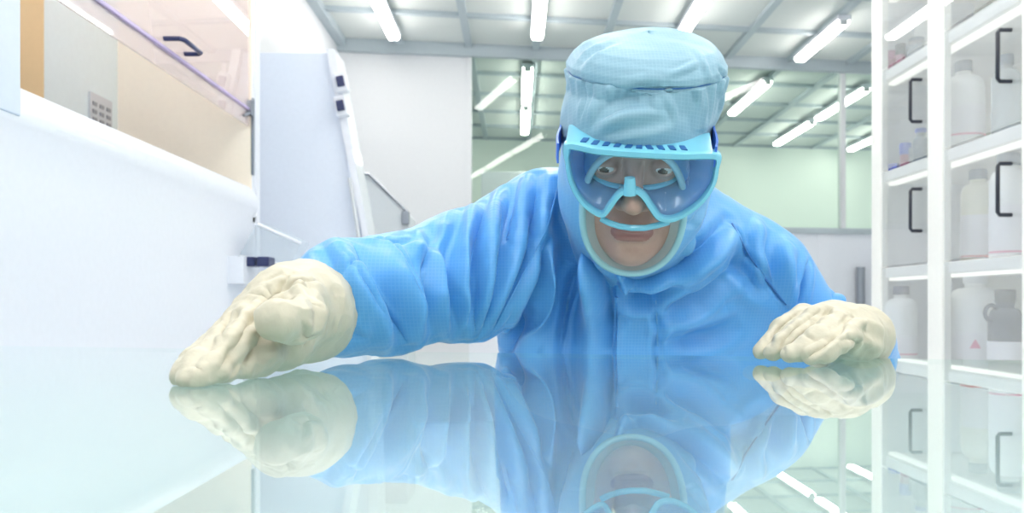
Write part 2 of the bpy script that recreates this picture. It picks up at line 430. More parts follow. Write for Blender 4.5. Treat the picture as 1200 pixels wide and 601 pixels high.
def bottle_prof(R, H, neck, shoulder=.78, capz=.9):
    z1, z2 = H*shoulder, H*capz
    pr = [(R*.92, 0), (R, .008)]
    pr += [(R, z1*.55), (R, z1-.03)]
    for i in range(1, 7):
        a = i/6*PI/2
        pr.append((neck+(R-neck)*math.cos(a)**.8 if i < 6 else neck, z1-.03+(z2-.02-z1+.03)*math.sin(a)))
    pr.append((neck, z2))
    return pr
def bottle(px, dx, z, R, H, mb, mc, label, neck=None, lab=None, mark=None, group=None, cat='bottle', sq=False, capr=1.15):
    """stands on shelf height z, dx behind the cabinet front, in the direction px"""
    X = CX+dx; Y = X/((px-VX)/1000)
    neck = neck or R*.33
    t = thing('reagent_bottle', label, cat, (X, Y, z), group)
    n = 28
    MB().lathe(bottle_prof(R, H, neck), n=n).build('bottle_body', M[mb], t, smooth=True)
    MB().lathe([(neck*capr, H*.885), (neck*capr*1.03, H*.89), (neck*capr*1.03, H*.985), (neck*capr*.93, H)], n=n).build('cap', M[mc], t, smooth=True)
    if lab:
        z0, z1 = lab
        pr = [(R*1.006, H*z0), (R*1.012, H*z0+.001), (R*1.012, H*z1-.001), (R*1.006, H*z1)]
        l = MB().lathe(pr, n=n).build('paper_label', M['label'], t, smooth=True)
        if mark:
            a = math.atan2(-Y, -X)
            dirv = Vector((math.cos(a), math.sin(a), 0)); sd = Vector((-dirv.y, dirv.x, 0))
            mbm = MB(); o = dirv*(R*1.012+.001)
            if mark == 'triangle':
                zc = H*(z0*.35+z1*.65); pts = [o+sd*-.018+Vector((0, 0, zc-.016)), o+sd*.018+Vector((0, 0, zc-.016)), o+Vector((0, 0, zc+.018))]
                vs = [mbm.bm.verts.new(p) for p in pts]+[mbm.bm.verts.new(p+dirv*.002) for p in pts]
                mbm.bm.faces.new(vs[:3]); mbm.bm.faces.new(vs[3:])
                for i in range(3): mbm.bm.faces.new((vs[i], vs[(i+1) % 3], vs[3+(i+1) % 3], vs[3+i]))
                mbm.build('warning_mark', M['labelpink'], l)
            else:
                pr = [(R*1.013, H*z0+.004), (R*1.016, H*z0+.005), (R*1.016, H*z0+.009), (R*1.013, H*z0+.01)]
                MB().lathe(pr, n=n).build('print_band', M[mark], l, smooth=True)
    return t
S2, S3, S4, S5 = SH[2], SH[3], SH[4], SH[5]
G = 'bottles in the glass fronted cabinet'
bottle(1129, .14, S4, .070, .345, 'bottle', 'greycap', 'round shouldered white bottle with grey cap on the upper shelf left of the handle', lab=(.18, .5), mark='labelpink', group=G, neck=.026)
bottle(1179, .16, S4, .045, .30, 'clearplastic', 'greycap', 'clear bottle with grey cap behind the upper right black handle', group=G, neck=.02)
bottle(1146, .16, S3, .056, .335, 'bottle_cream', 'greycap', 'cream bottle with dark grey cap on the middle shelf', lab=(.04, .5), mark='labelred', group=G, neck=.026)
bottle(1182, .12, S3, .058, .345, 'bottle', 'greycap', 'white bottle with grey cap behind the middle right black handle', lab=(.04, .5), mark='labelpink', group=G, neck=.03)
bottle(1143, .15, S2, .088, .355, 'bottle', 'white', 'big white jug with white cap and pink triangle on its label', lab=(.08, .40), mark='triangle', group=G, neck=.034)
bottle(1056, .075, S2, .060, .315, 'bottle', 'navy', 'white bottle with dark blue cap on the shelf beside the right glove', lab=(.1, .35), mark='labelpink', group=G, neck=.027)
bottle(1079, .10, S4, .030, .15, 'greycap', 'blueplastic', 'small grey bottle with blue cap right of the blue tipped vials', group=G, neck=.018)
bottle(1074, .14, S5, .035, .13, 'clearplastic', 'greycap', 'short clear jar with grey lid on the top shelf', group=G, neck=.026)
bottle(1081, .2, S5, .033, .26, 'bottle', 'greycap', 'tall slim white bottle with grey cap at the back of the top shelf', group=G, neck=.022)
# dark jug with a ring handle
X = CX+.10; Y = X/((1178-VX)/1000)
t = thing('dark_jug', 'dark brown jug with ring handle and white label on the lowest visible shelf', 'bottle', (X, Y, S2), G)
MB().lathe(bottle_prof(.052, .29, .027, .72, .86), n=28).build('jug_body', M['amber'], t, smooth=True)
MB().lathe([(.030, .245), (.031, .25), (.031, .285), (.028, .29)]).build('cap', M['black'], t, smooth=True)
ring = [(-.048+.021*math.cos(a)-.004, -.012, .212+.026*math.sin(a)) for a in np.linspace(0, 2*PI, 20, endpoint=False)]
MB().tube(ring, .007, 8, closed=True).build('ring_handle', M['amber'], t, smooth=True)
MB().lathe([(.0525, .02), (.0533, .022), (.0533, .118), (.0525, .12)]).build('paper_label', M['label'], t, smooth=True)

def vial(px, dx, z, rot, cm, bmn, label, R=.017, H=.07):
    X = CX+dx; Y = X/((px-VX)/1000)
    t = thing('sample_vial', label, 'vial', (X, Y, z), 'small vials on the cabinet shelves')
    t.rotation_euler = rot
    MB().lathe([(R*.9, 0), (R, .004), (R, H*.55), (R*.8, H*.6)], n=20).build('vial_body', M[bmn], t, smooth=True)
    MB().lathe([(R*1.1, H*.58), (R*1.12, H*.6), (R*1.12, H*.97), (R, H)], n=20).build('cap', M[cm], t, smooth=True)
    return t
vial(1053, .07, S4+.0192, (PI/2, 0, -2.446), 'blueplastic', 'blueplastic', 'blue vial lying on the shelf, leftmost of the blue vials', .017, .08)
vial(1061, .085, S4, (0, 0, 0), 'blueplastic', 'maroon', 'upright dark red vial with bright blue cap', .021, .11)
vial(1071, .10, S4, (0, 0, 0), 'greycap', 'clearplastic', 'small clear vial with grey cap beside the blue capped vial', .018, .085)
vial(1034, .036, S5, (0, 0, 0), 'maroon', 'maroon', 'maroon vial at the left end of the top shelf', .02, .07)
vial(1044, .05, S5, (0, 0, 0), 'maroon', 'maroon', 'maroon vial, second from the left end of the top shelf', .022, .085)
vial(1055, .08, S5, (0, 0, 0), 'black', 'maroon', 'small dark red vial with black cap on the top shelf', .019, .11)

# ------------------------------------------------------------------ the glass plate and its stand
def edgeY(x): return 1.298-.2426*(x+.787)
pl = thing('glass_plate', 'large clear pale green glass plate lying flat under both gloved hands', 'glass plate', (0, .9, PLATE))
TH = .006
XA, XB = -.865, .96
poly = [(XA, -.30-.9), (XB, -.30-.9), (XB, edgeY(XB)-.9), (XA, edgeY(XA)-.9)]
o = MB().prism(poly, 'z', -TH, 0).build('pane', M['plate'], pl)
o.data.materials.append(M['plate_edge'])
for f in o.data.polygons:
    if abs(f.normal.z) < .5: f.material_index = 1
st = thing('table_frame', 'white steel table frame carrying the glass plate', 'table', (0, .5, 0))
zt = PLATE-TH
for x0, x1 in ((XA, XA+.04), (XB-.04, XB)):
    xm = (x0+x1)/2
    MB().box(x0, x1, -.8, edgeY(x1)-.5-.01, zt-.05, zt, bevel=.004).build('rail', M['white'], st)
    for y in (-.76, edgeY(x1)-.5-.06):
        MB().box(x0, x1, y-.02, y+.02, 0, zt-.05, bevel=.004).build('leg', M['white'], st)


# ------------------------------------------------------------------ distance field modelling
class SDF:
    def __init__(s, lo, hi, h):
        s.lo = np.array(lo, np.float32); s.h = h
        s.n = np.ceil((np.array(hi)-s.lo)/h).astype(int)
        s.D = np.full(tuple(s.n), .06, np.float32)
        s.ax = [s.lo[i]+h*np.arange(s.n[i], dtype=np.float32) for i in range(3)]
    def win(s, lo, hi):
        a = np.clip(((np.array(lo)-s.lo)/s.h).astype(int), 0, s.n); b = np.clip(np.ceil((np.array(hi)-s.lo)/s.h).astype(int)+1, 0, s.n)
        sl = tuple(slice(a[i], b[i]) for i in range(3))
        X = s.ax[0][sl[0]][:, None, None]; Y = s.ax[1][sl[1]][None, :, None]; Z = s.ax[2][sl[2]][None, None, :]
        return sl, X, Y, Z
    def comb(s, sl, d, k, sub=False):
        a = s.D[sl]
        if sub:
            d = -d; h = np.clip(.5-.5*(a-d)/k, 0, 1); s.D[sl] = a*(1-h)+d*h+k*h*(1-h)
        elif k <= 0: s.D[sl] = np.minimum(a, d)
        else:
            h = np.clip(.5+.5*(d-a)/k, 0, 1); s.D[sl] = d*(1-h)+a*h-k*h*(1-h)
    def cap(s, a, b, ra, rb=None, k=.015, sub=False):
        rb = ra if rb is None else rb
        a = np.array(a, np.float32); b = np.array(b, np.float32); m = max(ra, rb)+.06
        sl, X, Y, Z = s.win(np.minimum(a, b)-m, np.maximum(a, b)+m)
        v = b-a; L = float(v@v)+1e-9
        t = np.clip(((X-a[0])*v[0]+(Y-a[1])*v[1]+(Z-a[2])*v[2])/L, 0, 1)
        d = np.sqrt((X-a[0]-t*v[0])**2+(Y-a[1]-t*v[1])**2+(Z-a[2]-t*v[2])**2)-(ra+(rb-ra)*t)
        s.comb(sl, d, k, sub); return s
    def ell(s, c, r, k=.02, R=None, sub=False):
        c = np.array(c, np.float32); r = np.array(r, np.float32); m = float(max(r))+.05
        sl, X, Y, Z = s.win(c-m, c+m)
        X, Y, Z = X-c[0], Y-c[1], Z-c[2]
        if R is not None:
            R = np.array(R)
            X, Y, Z = (X*R[0, 0]+Y*R[1, 0]+Z*R[2, 0], X*R[0, 1]+Y*R[1, 1]+Z*R[2, 1], X*R[0, 2]+Y*R[1, 2]+Z*R[2, 2])
        k0 = np.sqrt((X/r[0])**2+(Y/r[1])**2+(Z/r[2])**2)
        k1 = np.sqrt((X/r[0]**2)**2+(Y/r[1]**2)**2+(Z/r[2]**2)**2)+1e-6
        s.comb(sl, k0*(k0-1)/k1, k, sub); return s
    def chain(s, pts, rad, k=.01):
        for i in range(len(pts)-1): s.cap(pts[i], pts[i+1], rad[i], rad[i+1], k)
        return s
    def cut(s, fn):
        """keep only the part where fn(X,Y,Z) < 0"""
        sl, X, Y, Z = s.win(s.lo, s.lo+s.n*s.h)
        s.D = np.maximum(s.D, fn(X, Y, Z).astype(np.float32))
    def mesh(s):
        g = openvdb.FloatGrid(); g.copyFromArray(s.D)
        p, q = g.convertToQuads(0.0)
        return p.astype(np.float64)*s.h+s.lo, q.astype(int)
def vnormals(V, F):
    n = np.zeros_like(V); a = V[F[:, 2]]-V[F[:, 0]]; b = V[F[:, 3]]-V[F[:, 1]]
    fn = np.cross(a, b)
    for i in range(4): np.add.at(n, F[:, i], fn)
    return n/(np.linalg.norm(n, axis=1, keepdims=True)+1e-12)
def smooth(V, F, it=1, lam=.5):
    E = np.vstack([F[:, [0, 1]], F[:, [1, 2]], F[:, [2, 3]], F[:, [3, 0]]])
    for _ in range(it):
        s = np.zeros_like(V); c = np.zeros(len(V))
        np.add.at(s, E[:, 0], V[E[:, 1]]); np.add.at(s, E[:, 1], V[E[:, 0]])
        np.add.at(c, E[:, 0], 1); np.add.at(c, E[:, 1], 1)
        V = V*(1-lam)+lam*s/np.maximum(c, 1)[:, None]
    return V
def vnoise(Pn, seed=0):
    i = np.floor(Pn).astype(np.int64); f = Pn-i; f = f*f*(3-2*f)
    def hsh(a, b, c):
        n = (a*73856093) ^ (b*19349663) ^ (c*83492791) ^ (seed*2654435)
        n = (n ^ (n >> 13))*1274126177 & 0x7fffffff
        return (n % 10007)/5003.5-1
    r = 0
    for dx in (0, 1):
        for dy in (0, 1):
            for dz in (0, 1):
                w = (f[:, 0] if dx else 1-f[:, 0])*(f[:, 1] if dy else 1-f[:, 1])*(f[:, 2] if dz else 1-f[:, 2])
                r = r+w*hsh(i[:, 0]+dx, i[:, 1]+dy, i[:, 2]+dz)
    return r
def rough(V, scale, seed=0, oct=3):
    r = 0; a = 1
    for o in range(oct): r = r+a*vnoise(V*scale*2**o+17.3*o, seed+o); a *= .5
    return r
def creases(V, scale, seed=0):
    """thin sharp wrinkles: ridged noise"""
    w = V+.35/scale*np.stack([vnoise(V*scale*.7+5, seed+3), vnoise(V*scale*.7+9, seed+4), vnoise(V*scale*.7+13, seed+5)], 1)
    return 1-2*np.abs(vnoise(w*scale, seed))
def unsub(V, F):
    """one plain subdivision of a quad mesh"""
    E = np.vstack([F[:, [0, 1]], F[:, [1, 2]], F[:, [2, 3]], F[:, [3, 0]]]); Es = np.sort(E, 1)
    U, inv = np.unique(Es, axis=0, return_inverse=True); inv = inv.reshape(-1)
    em = (V[U[:, 0]]+V[U[:, 1]])/2; fm = V[F].mean(1); n = len(V); m = len(U); q = len(F)
    e = [n+inv[i*q:(i+1)*q] for i in range(4)]; c = n+m+np.arange(q)
    NF = np.vstack([np.stack([F[:, i], e[i], c, e[(i+3) % 4]], 1) for i in range(4)])
    return np.vstack([V, em, fm]), NF
def folds(V, F, lst, gain=1.25):
    """press drawn folds into a surface; every fold is a line laid on the surface, found by looking at it from the front"""
    N = vnormals(V, F)
    bvh = BVHTree.FromPolygons([tuple(v) for v in V], [tuple(int(i) for i in f) for f in F])
    D = np.zeros(len(V)); o = Vector((0, 0, CAMZ))
    for pts, w, amp, kind in lst:
        w /= 1000.; amp *= gain/1000.
        pl2 = []
        for (a, b) in zip(pts, pts[1:]):
            m = max(1, int(math.hypot(b[0]-a[0], b[1]-a[1])/5))
            for i in range(m): pl2.append((a[0]+(b[0]-a[0])*i/m, a[1]+(b[1]-a[1])*i/m))
        pl2.append(pts[-1])
        # soften the corners of the drawn line
        for _ in range(3): pl2 = [pl2[0]]+[((p[0]+2*c[0]+n[0])/4, (p[1]+2*c[1]+n[1])/4) for p, c, n in zip(pl2, pl2[1:], pl2[2:])]+[pl2[-1]]
        q = []
        for x, y in pl2:
            hit = bvh.ray_cast(o, Vector(((x-VX)/1000, 1, (VY-y)/1000)).normalized())
            if hit[0] is not None: q.append(hit[0])
        if len(q) < 3: continue
        q = np.array(q); R = 3.2*w
        idx = np.where(np.all((V > q.min(0)-R) & (V < q.max(0)+R), axis=1))[0]
        if not len(idx): continue
        Pv = V[idx]; best = np.full(len(idx), 9.); T = np.zeros(len(idx)); S = np.zeros(len(idx)); n = len(q)-1
        for i in range(n):
            a, b = q[i], q[i+1]; v = b-a; L = v@v+1e-12
            if L > .05**2: continue
            t = np.clip((Pv-a)@v/L, 0, 1); dd = Pv-a-t[:, None]*v; d = np.linalg.norm(dd, axis=1)
            u = d < best; best[u] = d[u]; T[u] = (i+t[u])/n
            S[u] = np.sign(np.einsum('ij,ij->i', np.cross(np.broadcast_to(v, dd.shape), dd), N[idx])[u])
        tp = np.sin(PI*np.clip(T, 0.02, .98))**.6
        x = best/w
        if kind == 'r': f = np.exp(-x**2)-.35*np.exp(-((x-1.7)/.7)**2)
        elif kind == 'v': f = -np.exp(-x**2)+.4*np.exp(-((x-1.7)/.7)**2)
        elif kind == 'c': f = -np.exp(-x*1.6)+.35*np.exp(-((x-1.2)/.7)**2)
        elif kind == 's': f = np.clip(S*x*3, -1, 1)*np.exp(-(x/1.6)**2)       # overlap: high on one side
        tp2 = tp*(np.einsum('ij,j->i', N[idx], np.array([0, -1., 0])) > -.35)
        D[idx] += amp*f*tp2
    return V+N*D[:, None]
def bvh_of(V, F): return BVHTree.FromPolygons([tuple(v) for v in V], [tuple(int(i) for i in f) for f in F])
def hit_px(bvh, x, y):
    h = bvh.ray_cast(Vector((0, 0, CAMZ)), Vector(((x-VX)/1000, 1, (VY-y)/1000)).normalized())
    return (h[0], h[1]) if h[0] is not None else (None, None)

person = thing('person', 'person in blue cleanroom coverall, top-lit cap and goggles leaning over the glass plate', 'person', (.17, 1.55, 0))
PO = Vector(person.location)
def pmesh(name, V, F, mat, parent=None, smooth=True, mats=None, fmat=None):
    V = np.asarray(V)-np.array(PO)
    return link_mesh(name, V.tolist(), np.asarray(F).tolist(), mat, parent or person, smooth, mats, fmat)

# ---- head frame
SC = 1.06
R = (Euler((0, 0, math.radians(-7))).to_matrix() @ Euler((0, math.radians(2.5), 0)).to_matrix() @ Euler((math.radians(25), 0, 0)).to_matrix())
eye = P(744, 199, .985)
HC = eye-R @ (Vector((0, -.090, 0))*SC)
def H(v): return HC+R @ (Vector(v)*SC)
Rn = np.array(R); HCn = np.array(HC)
def Hn(V): return HCn+(np.asarray(V)*SC) @ Rn.T
def toH(p): return (R.transposed() @ (Vector(p)-HC))/SC

# ---- body: head with a face, and the figure beneath the clothes, one skin
s = SDF((-.1, -.14, -.2), (.1, .13, .14), .0016)
s.ell((0, .018, .035), (.074, .094, .088), 0).ell((0, -.03, .0), (.064, .062, .085), .03)
s.ell((0, -.036, -.064), (.0625, .053, .058), .03)           # jaw
s.ell((0, -.074, -.100), (.023, .019, .018), .022)          # chin
s.cap((-.026, -.082, .024), (.026, -.082, .024), .013, k=.02)   # brow
for q_ in (-1, 1):
    s.ell((q_*.036, -.068, -.030), (.020, .020, .018), .018)  # cheek bones
    s.ell((q_*.031, -.096, .003), (.016, .014, .011), .012, sub=True)  # eye sockets
s.cap((0, -.090, .010), (0, -.112, -.030), .0075, .011, k=.010)    # nose
s.ell((0, -.111, -.034), (.0115, .012, .0095), .006)
for q_ in (-1, 1): s.ell((q_*.0125, -.100, -.036), (.008, .010, .0075), .005); s.ell((q_*.006, -.110, -.0435), (.0035, .005, .003), .002, sub=True)
s.ell((0, -.082, -.068), (.027, .020, .019), .012)          # muzzle
s.cap((-.017, -.096, -.0655), (.017, -.096, -.0655), .0045, k=.004); s.ell((0, -.0985, -.0645), (.010, .005, .005), .004)
s.cap((-.014, -.094, -.0765), (.014, -.094, -.0765), .0058, k=.004)
s.cap((-.017, -.1005, -.071), (.017, -.1005, -.071), .0012, k=.003, sub=True)
s.ell((0, -.102, -.087), (.014, .008, .005), .008, sub=True)
s.cap((0, .02, -.06), (0, .05, -.19), .052, .054, k=.03)
for q_ in (-1, 1): s.ell((q_*.074, .012, -.012), (.008, .019, .030), .006)
for q_ in (-1, 1):
    s.ell((q_*.0315, -.0815, .002), (.0150, .0140, .0135), .004)
    s.ell((q_*.0315, -.0960, .0), (.0120, .0100, .0033), .002, sub=True)
Vh, Fh = s.mesh(); Vh = smooth(Vh, Fh, 2)
fc = Vh[Fh].mean(1)
lip = ((np.abs(fc[:, 0]) < .0235) & (fc[:, 1] < -.088) & (np.abs(fc[:, 2]+.0705) < .0105*np.sqrt(np.clip(1-(fc[:, 0]/.0245)**2, 0, 1))))
hairm = (fc[:, 2] > .062-.35*np.clip(-fc[:, 1]-.03, 0, 1)) & (fc[:, 1] > -.085) | ((np.abs(fc[:, 2]-.0195-.004*np.cos(fc[:, 0]*60)) < .0032) & (np.abs(np.abs(fc[:, 0])-.032) < .017) & (fc[:, 1] < -.07))
fmat = np.where(lip, 1, np.where(hairm, 2, 0))
sx_, sy_ = .155, 1.2
# under-body (world)
shL, shR = P(600, 292, 1.19), P(905, 312, 1.22)
elL, wrL = P(452, 346, 1.02), P(372, 362, .875)
elR, wrR = P(1003, 425, 1.27), P(1010, 394, 1.035)
neck = P(752, 262, 1.16); chest = Vector((.165, 1.30, 1.02)); belly = Vector((.175, 1.46, .93)); hips = Vector((.18, 1.60, .86))
b = SDF((-.4, .8, 0), (.72, 1.85, 1.22), .012)
b.cap(neck, chest, .05, .11, .04).cap(chest, belly, .115, .11, .04).cap(belly, hips, .11, .12, .04)
b.cap(shL, shR, .045, .045, .04)
b.chain([shL, elL, wrL], [.045, .034, .024], .02).chain([shR, elR, wrR], [.045, .034, .024], .02)
for q_ in (-1, 1):
    kn = Vector((.18+q_*.115, 1.60, .48)); an = Vector((.18+q_*.13, 1.68, .09))
    b.chain([hips+Vector((q_*.08, 0, -.02)), kn, an], [.085, .055, .04], .03)
    b.cap(an, an+Vector((q_*.03, -.17, -.045)), .035, .03, .02)
Vb, Fb = b.mesh()
n0 = len(Vh)
Vall = np.vstack([Hn(Vh), Vb]); Fall = np.vstack([Fh, Fb+n0])
fm = np.concatenate([fmat, np.zeros(len(Fb), int)])
# eyeballs
ev, ef, em = [], [], []
for q_ in (-1, 1):
    c = Vector((q_*.0315, -.0815, .002)); gaze = Vector((-.15, -1, -.42)).normalized()
    rr = .0122; bmv = bmesh.new(); bmesh.ops.create_uvsphere(bmv, u_segments=40, v_segments=28, radius=rr)
    base = n0+len(Vb)+len(ev)
    for v in bmv.verts: ev.append(H(c+v.co))
    for f in bmv.faces:
        vi = [v.index for v in f.verts]
        if len(vi) == 3: vi.append(vi[2])
        ef.append([base+i for i in vi]); em.append(4 if f.calc_center_median().normalized().dot(gaze) > .88 else 3)
    bmv.free()
FF = Fall.tolist()+[(f if f[3] != f[2] else f[:3]) for f in ef]
Vall = np.vstack([Vall, np.array([tuple(v) for v in ev])])-np.array(PO)
body = link_mesh('body', Vall.tolist(), FF, None, person, True, [M['skin'], M['lip'], M['hair'], M['eyewhite'], M['iris']], np.concatenate([fm, em]).astype(np.int32))

# ---- coverall
cv = SDF((-.34, .82, .60), (.62, 1.86, 1.24), .0040)
cv.ell((.165, 1.32, 1.0), (.205, .175, .15), .05)
cv.cap(P(640, 262, 1.20), P(748, 262, 1.20), .075, .085, k=.05).cap(P(748, 262, 1.20), P(846, 300, 1.21), .085, .064, k=.05)
cv.cap(P(742, 420, 1.265), P(748, 300, 1.22), .115, .10, k=.06)
cv.cap(P(655, 420, 1.26), P(650, 300, 1.215), .085, .075, k=.06).cap(P(850, 420, 1.28), P(850, 320, 1.23), .095, .07, k=.06)
cv.cap(P(600, 298, 1.19), P(540, 325, 1.12), .084, .077, .03).cap(P(540, 325, 1.12), elL, .077, .066, .03)
cv.cap(P(708, 312, 1.13), P(806, 300, 1.13), .040, .040, k=.05).cap(elL, P(404, 349, .95), .066, .062, .02).cap(P(404, 349, .95), P(390, 358, .915), .062, .052, .01).cap(P(390, 358, .915), P(376, 364, .88), .044, .036, .01)
cv.cap(P(893, 325, 1.22), P(946, 394, 1.245), .070, .056, .03).cap(P(946, 394, 1.245), elR, .056, .054, .03)
cv.cap(elR, P(1012, 400, 1.09), .056, .036, .02)
cv.ell((.175, 1.46, .94), (.20, .16, .16), .06).ell((.18, 1.60, .84), (.20, .16, .17), .06)
cv.cap((.08, 1.60, .8), (.07, 1.60, .55), .12, .105, .03).cap((.28, 1.60, .8), (.29, 1.60, .55), .12, .105, .03)
cv.cut(lambda X, Y, Z: (.64-Z)+0*X+0*Y)
# hollow the collar so that the hood sits in it
V, F = cv.mesh(); V = smooth(V, F, 3)
# finer where the photograph looks at it
V, F = unsub(V, F); V = smooth(V, F, 1)
FL = [
 # pleats running from the shoulder to the armpit
 ([(604, 212), (596, 250), (582, 320), (562, 400)], 9, 6, 'v'), ([(618, 210), (612, 260), (592, 330), (566, 402)], 7, 5, 'r'),
 ([(630, 208), (626, 250), (606, 315), (572, 396)], 8, 6, 'v'), ([(588, 216), (576, 262), (568, 330), (556, 396)], 8, 5, 'r'),
 ([(574, 222), (560, 270), (555, 330), (552, 396)], 8, 6, 'v'), ([(560, 230), (544, 280), (540, 335), (546, 395)], 9, 5, 'r'),
 ([(546, 238), (528, 285), (526, 340), (540, 398)], 9, 6, 'v'), ([(530, 246), (512, 290), (512, 345), (530, 400)], 10, 4, 'r'),
 ([(645, 212), (640, 250), (622, 300), (585, 380)], 8, 4, 'r'), ([(655, 240), (640, 290), (612, 350), (578, 412)], 9, 5, 'v'),
 ([(606, 235), (600, 270), (596, 300)], 5, 4, 'c'), ([(583, 245), (580, 285), (572, 320)], 5, 4, 'c'), ([(566, 300), (560, 345), (556, 390)], 5, 5, 'c'),
 ([(520, 262), (505, 300), (502, 350), (512, 395)], 12, 5, 'v'), ([(622, 250), (612, 290), (598, 330)], 5, 4, 'c'),
 # left chest
 ([(664, 226), (668, 290), (664, 350), (662, 420)], 20, 21.0, 'v'), ([(668, 300), (660, 360), (652, 420)], 6, 7.0, 'c'), ([(646, 262), (640, 320), (628, 380), (612, 420)], 10, 9.8, 'r'),
 ([(632, 290), (620, 350), (600, 400), (594, 420)], 10, 8.4, 'v'), ([(618, 320), (600, 370), (580, 420)], 9, 7.0, 'r'),
 ([(672, 228), (692, 275), (712, 330), (722, 372)], 11, 15.4, 'v'), ([(684, 268), (694, 330), (690, 420)], 15, 9.8, 'r'),
 ([(700, 285), (716, 320), (726, 345)], 7, 8.4, 'c'),
 ([(690, 250), (702, 290), (722, 325), (740, 338)], 9, 9.8, 'r'),
 # under the chin and placket
 ([(722, 338), (735, 352), (765, 350), (800, 330)], 13, 14.0, 'v'), ([(720, 346), (722, 380), (720, 420)], 5, 5.6, 's'),
 ([(768, 352), (770, 385), (771, 420)], 6, 4.2, 'v'), ([(722, 345), (730, 332), (745, 330)], 6, 7.0, 'r'),
 ([(738, 330), (790, 312), (830, 285), (852, 258)], 10, 9.8, 'v'), ([(745, 342), (800, 330), (840, 300), (862, 272)], 12, 8.4, 'r'),
 ([(770, 365), (820, 350), (860, 320), (885, 290)], 14, 8.4, 'v'), ([(745, 385), (800, 378), (850, 355)], 16, 7.0, 'r'),
 ([(860, 300), (885, 335), (905, 345)], 12, 7.0, 'v'), ([(785, 400), (835, 395), (870, 375)], 14, 7.0, 'v'),
 # right sleeve
 ([(856, 262), (872, 290), (893, 322), (925, 365)], 4, 3.5, 'c'),
 ([(905, 268), (902, 300), (912, 345)], 12, 7, 'v'), ([(925, 285), (922, 320), (928, 358)], 11, 6, 'r'), ([(948, 300), (944, 330), (936, 362)], 8, 8, 'c'),
 ([(958, 305), (968, 335), (985, 360)], 9, 6, 'r'), ([(975, 325), (990, 352), (1010, 380)], 8, 5, 'v'), ([(890, 262), (884, 290), (892, 315)], 9, 4, 'r'),
 # left sleeve
 ([(412, 276), (432, 305), (455, 345), (478, 402)], 15, 8.7, 'v'), ([(432, 272), (462, 300), (482, 350), (490, 400)], 15, 5.6, 'r'),
 ([(395, 284), (415, 320), (440, 365), (455, 412)], 11, 5.0, 'r'), ([(380, 290), (396, 325), (412, 370), (415, 412)], 9, 3.7, 'v'),
 ([(366, 296), (382, 330), (392, 375), (388, 410)], 8, 3.1, 'r'), ([(390, 330), (410, 312), (430, 305)], 7, 3.1, 'c'),
 ([(445, 262), (480, 262), (505, 268), (520, 300)], 12, 3.7, 'v'), ([(465, 300), (500, 290), (520, 320)], 12, 3.1, 'r'), ([(500, 330), (498, 370), (505, 400)], 10, 3.7, 'v'),
 ([(388, 345), (402, 352), (420, 350)], 6, 2.5, 'c'), ([(392, 380), (410, 392), (430, 396)], 7, 2.5, 'c'), ([(430, 330), (440, 370), (442, 400)], 8, 2.5, 'v'),
 ([(410, 280), (430, 312), (456, 352), (476, 398)], 5, 5, 'c'), ([(398, 292), (418, 330), (446, 372)], 5, 3.5, 'c'), ([(372, 300), (388, 335), (398, 380)], 4, 3, 'c'),
 ([(440, 268), (470, 305), (488, 350)], 5, 3, 'c'), ([(412, 278), (450, 286), (490, 284)], 7, 3, 'v'), ([(505, 275), (495, 320), (500, 370)], 5, 3, 'c'),
]
V = folds(V, F, FL, 1.7)
N = vnormals(V, F)
stretch = V*np.array([1, .8, .45])
V = V+N*(.0035*rough(stretch, 9, 2, 2)+.0011*creases(stretch, 24, 7)+.0022*creases(V*np.array([1, .8, .3]), 13, 12))[:, None]
lim = (V[:, 2] < PLATE+.0025) & (V[:, 1] < edgeY(V[:, 0])+.012)
V[lim, 2] = PLATE+.0025
cvo = pmesh('coverall', V, F, M['coverall'])
cbvh = bvh_of(V, F)
# placket edge and raglan seams stitched on the coverall
def seam_tube(name, pts, r, mat, lift=.001, parent=None):
    q = []
    for a, b_ in zip(pts, pts[1:]):
        m = max(1, int(math.hypot(b_[0]-a[0], b_[1]-a[1])/6))
        for i in range(m):
            h_, n_ = hit_px(cbvh, a[0]+(b_[0]-a[0])*i/m, a[1]+(b_[1]-a[1])*i/m)
            if h_ is not None and (not q or (h_+n_*lift-q[-1]).length < .05): q.append(h_+n_*lift)
    for _ in range(2): q = [q[0]]+[(a+2*c+d)/4 for a, c, d in zip(q, q[1:], q[2:])]+[q[-1]]
    return MB().tube([p-PO for p in q], r, 6).build(name, M[mat], parent, smooth=True)
seam_tube('seam', [(858, 262), (872, 290), (893, 322), (925, 362)], .0013, 'seam', .0002, cvo)
seam_tube('seam', [(655, 214), (640, 270), (600, 345), (566, 412)], .0013, 'coverall', .0004, cvo)
seam_tube('placket_edge', [(723, 348), (722, 380), (720, 414)], .0030, 'coverall', .0005, cvo)
seam_tube('placket_stitch', [(769, 352), (770, 380), (771, 412)], .0010, 'hood', .0002, cvo)

# trousers and overshoes
tr = SDF((-.1, 1.35, .02), (.46, 1.9, .72), .009)
for q_ in (-1, 1):
    kn = Vector((.18+q_*.115, 1.60, .48)); an = Vector((.18+q_*.13, 1.68, .12))
    tr.chain([Vector((.18+q_*.1, 1.6, .70)), kn, an], [.115, .088, .066], .02)
V, F = tr.mesh(); N = vnormals(V, F); V = V+N*(.006*rough(V*np.array([1, 1, .4]), 12, 4, 2))[:, None]
pmesh('trousers', V, F, M['coverall'])
for q_ in (-1, 1):
    s = SDF((-.2, 1.35, 0), (.5, 1.85, .2), .006)
    an = Vector((.18+q_*.13, 1.68, .11))
    s.cap(an, an+Vector((0, .02, -.05)), .072, .056, .02).cap(an+Vector((0, .02, -.06)), an+Vector((q_*.04, -.20, -.066)), .050, .042, .02)
    s.cut(lambda X, Y, Z: (.002-Z)+0*X+0*Y)
    V, F = s.mesh(); pmesh('overshoe', V, F, M['shoe'])

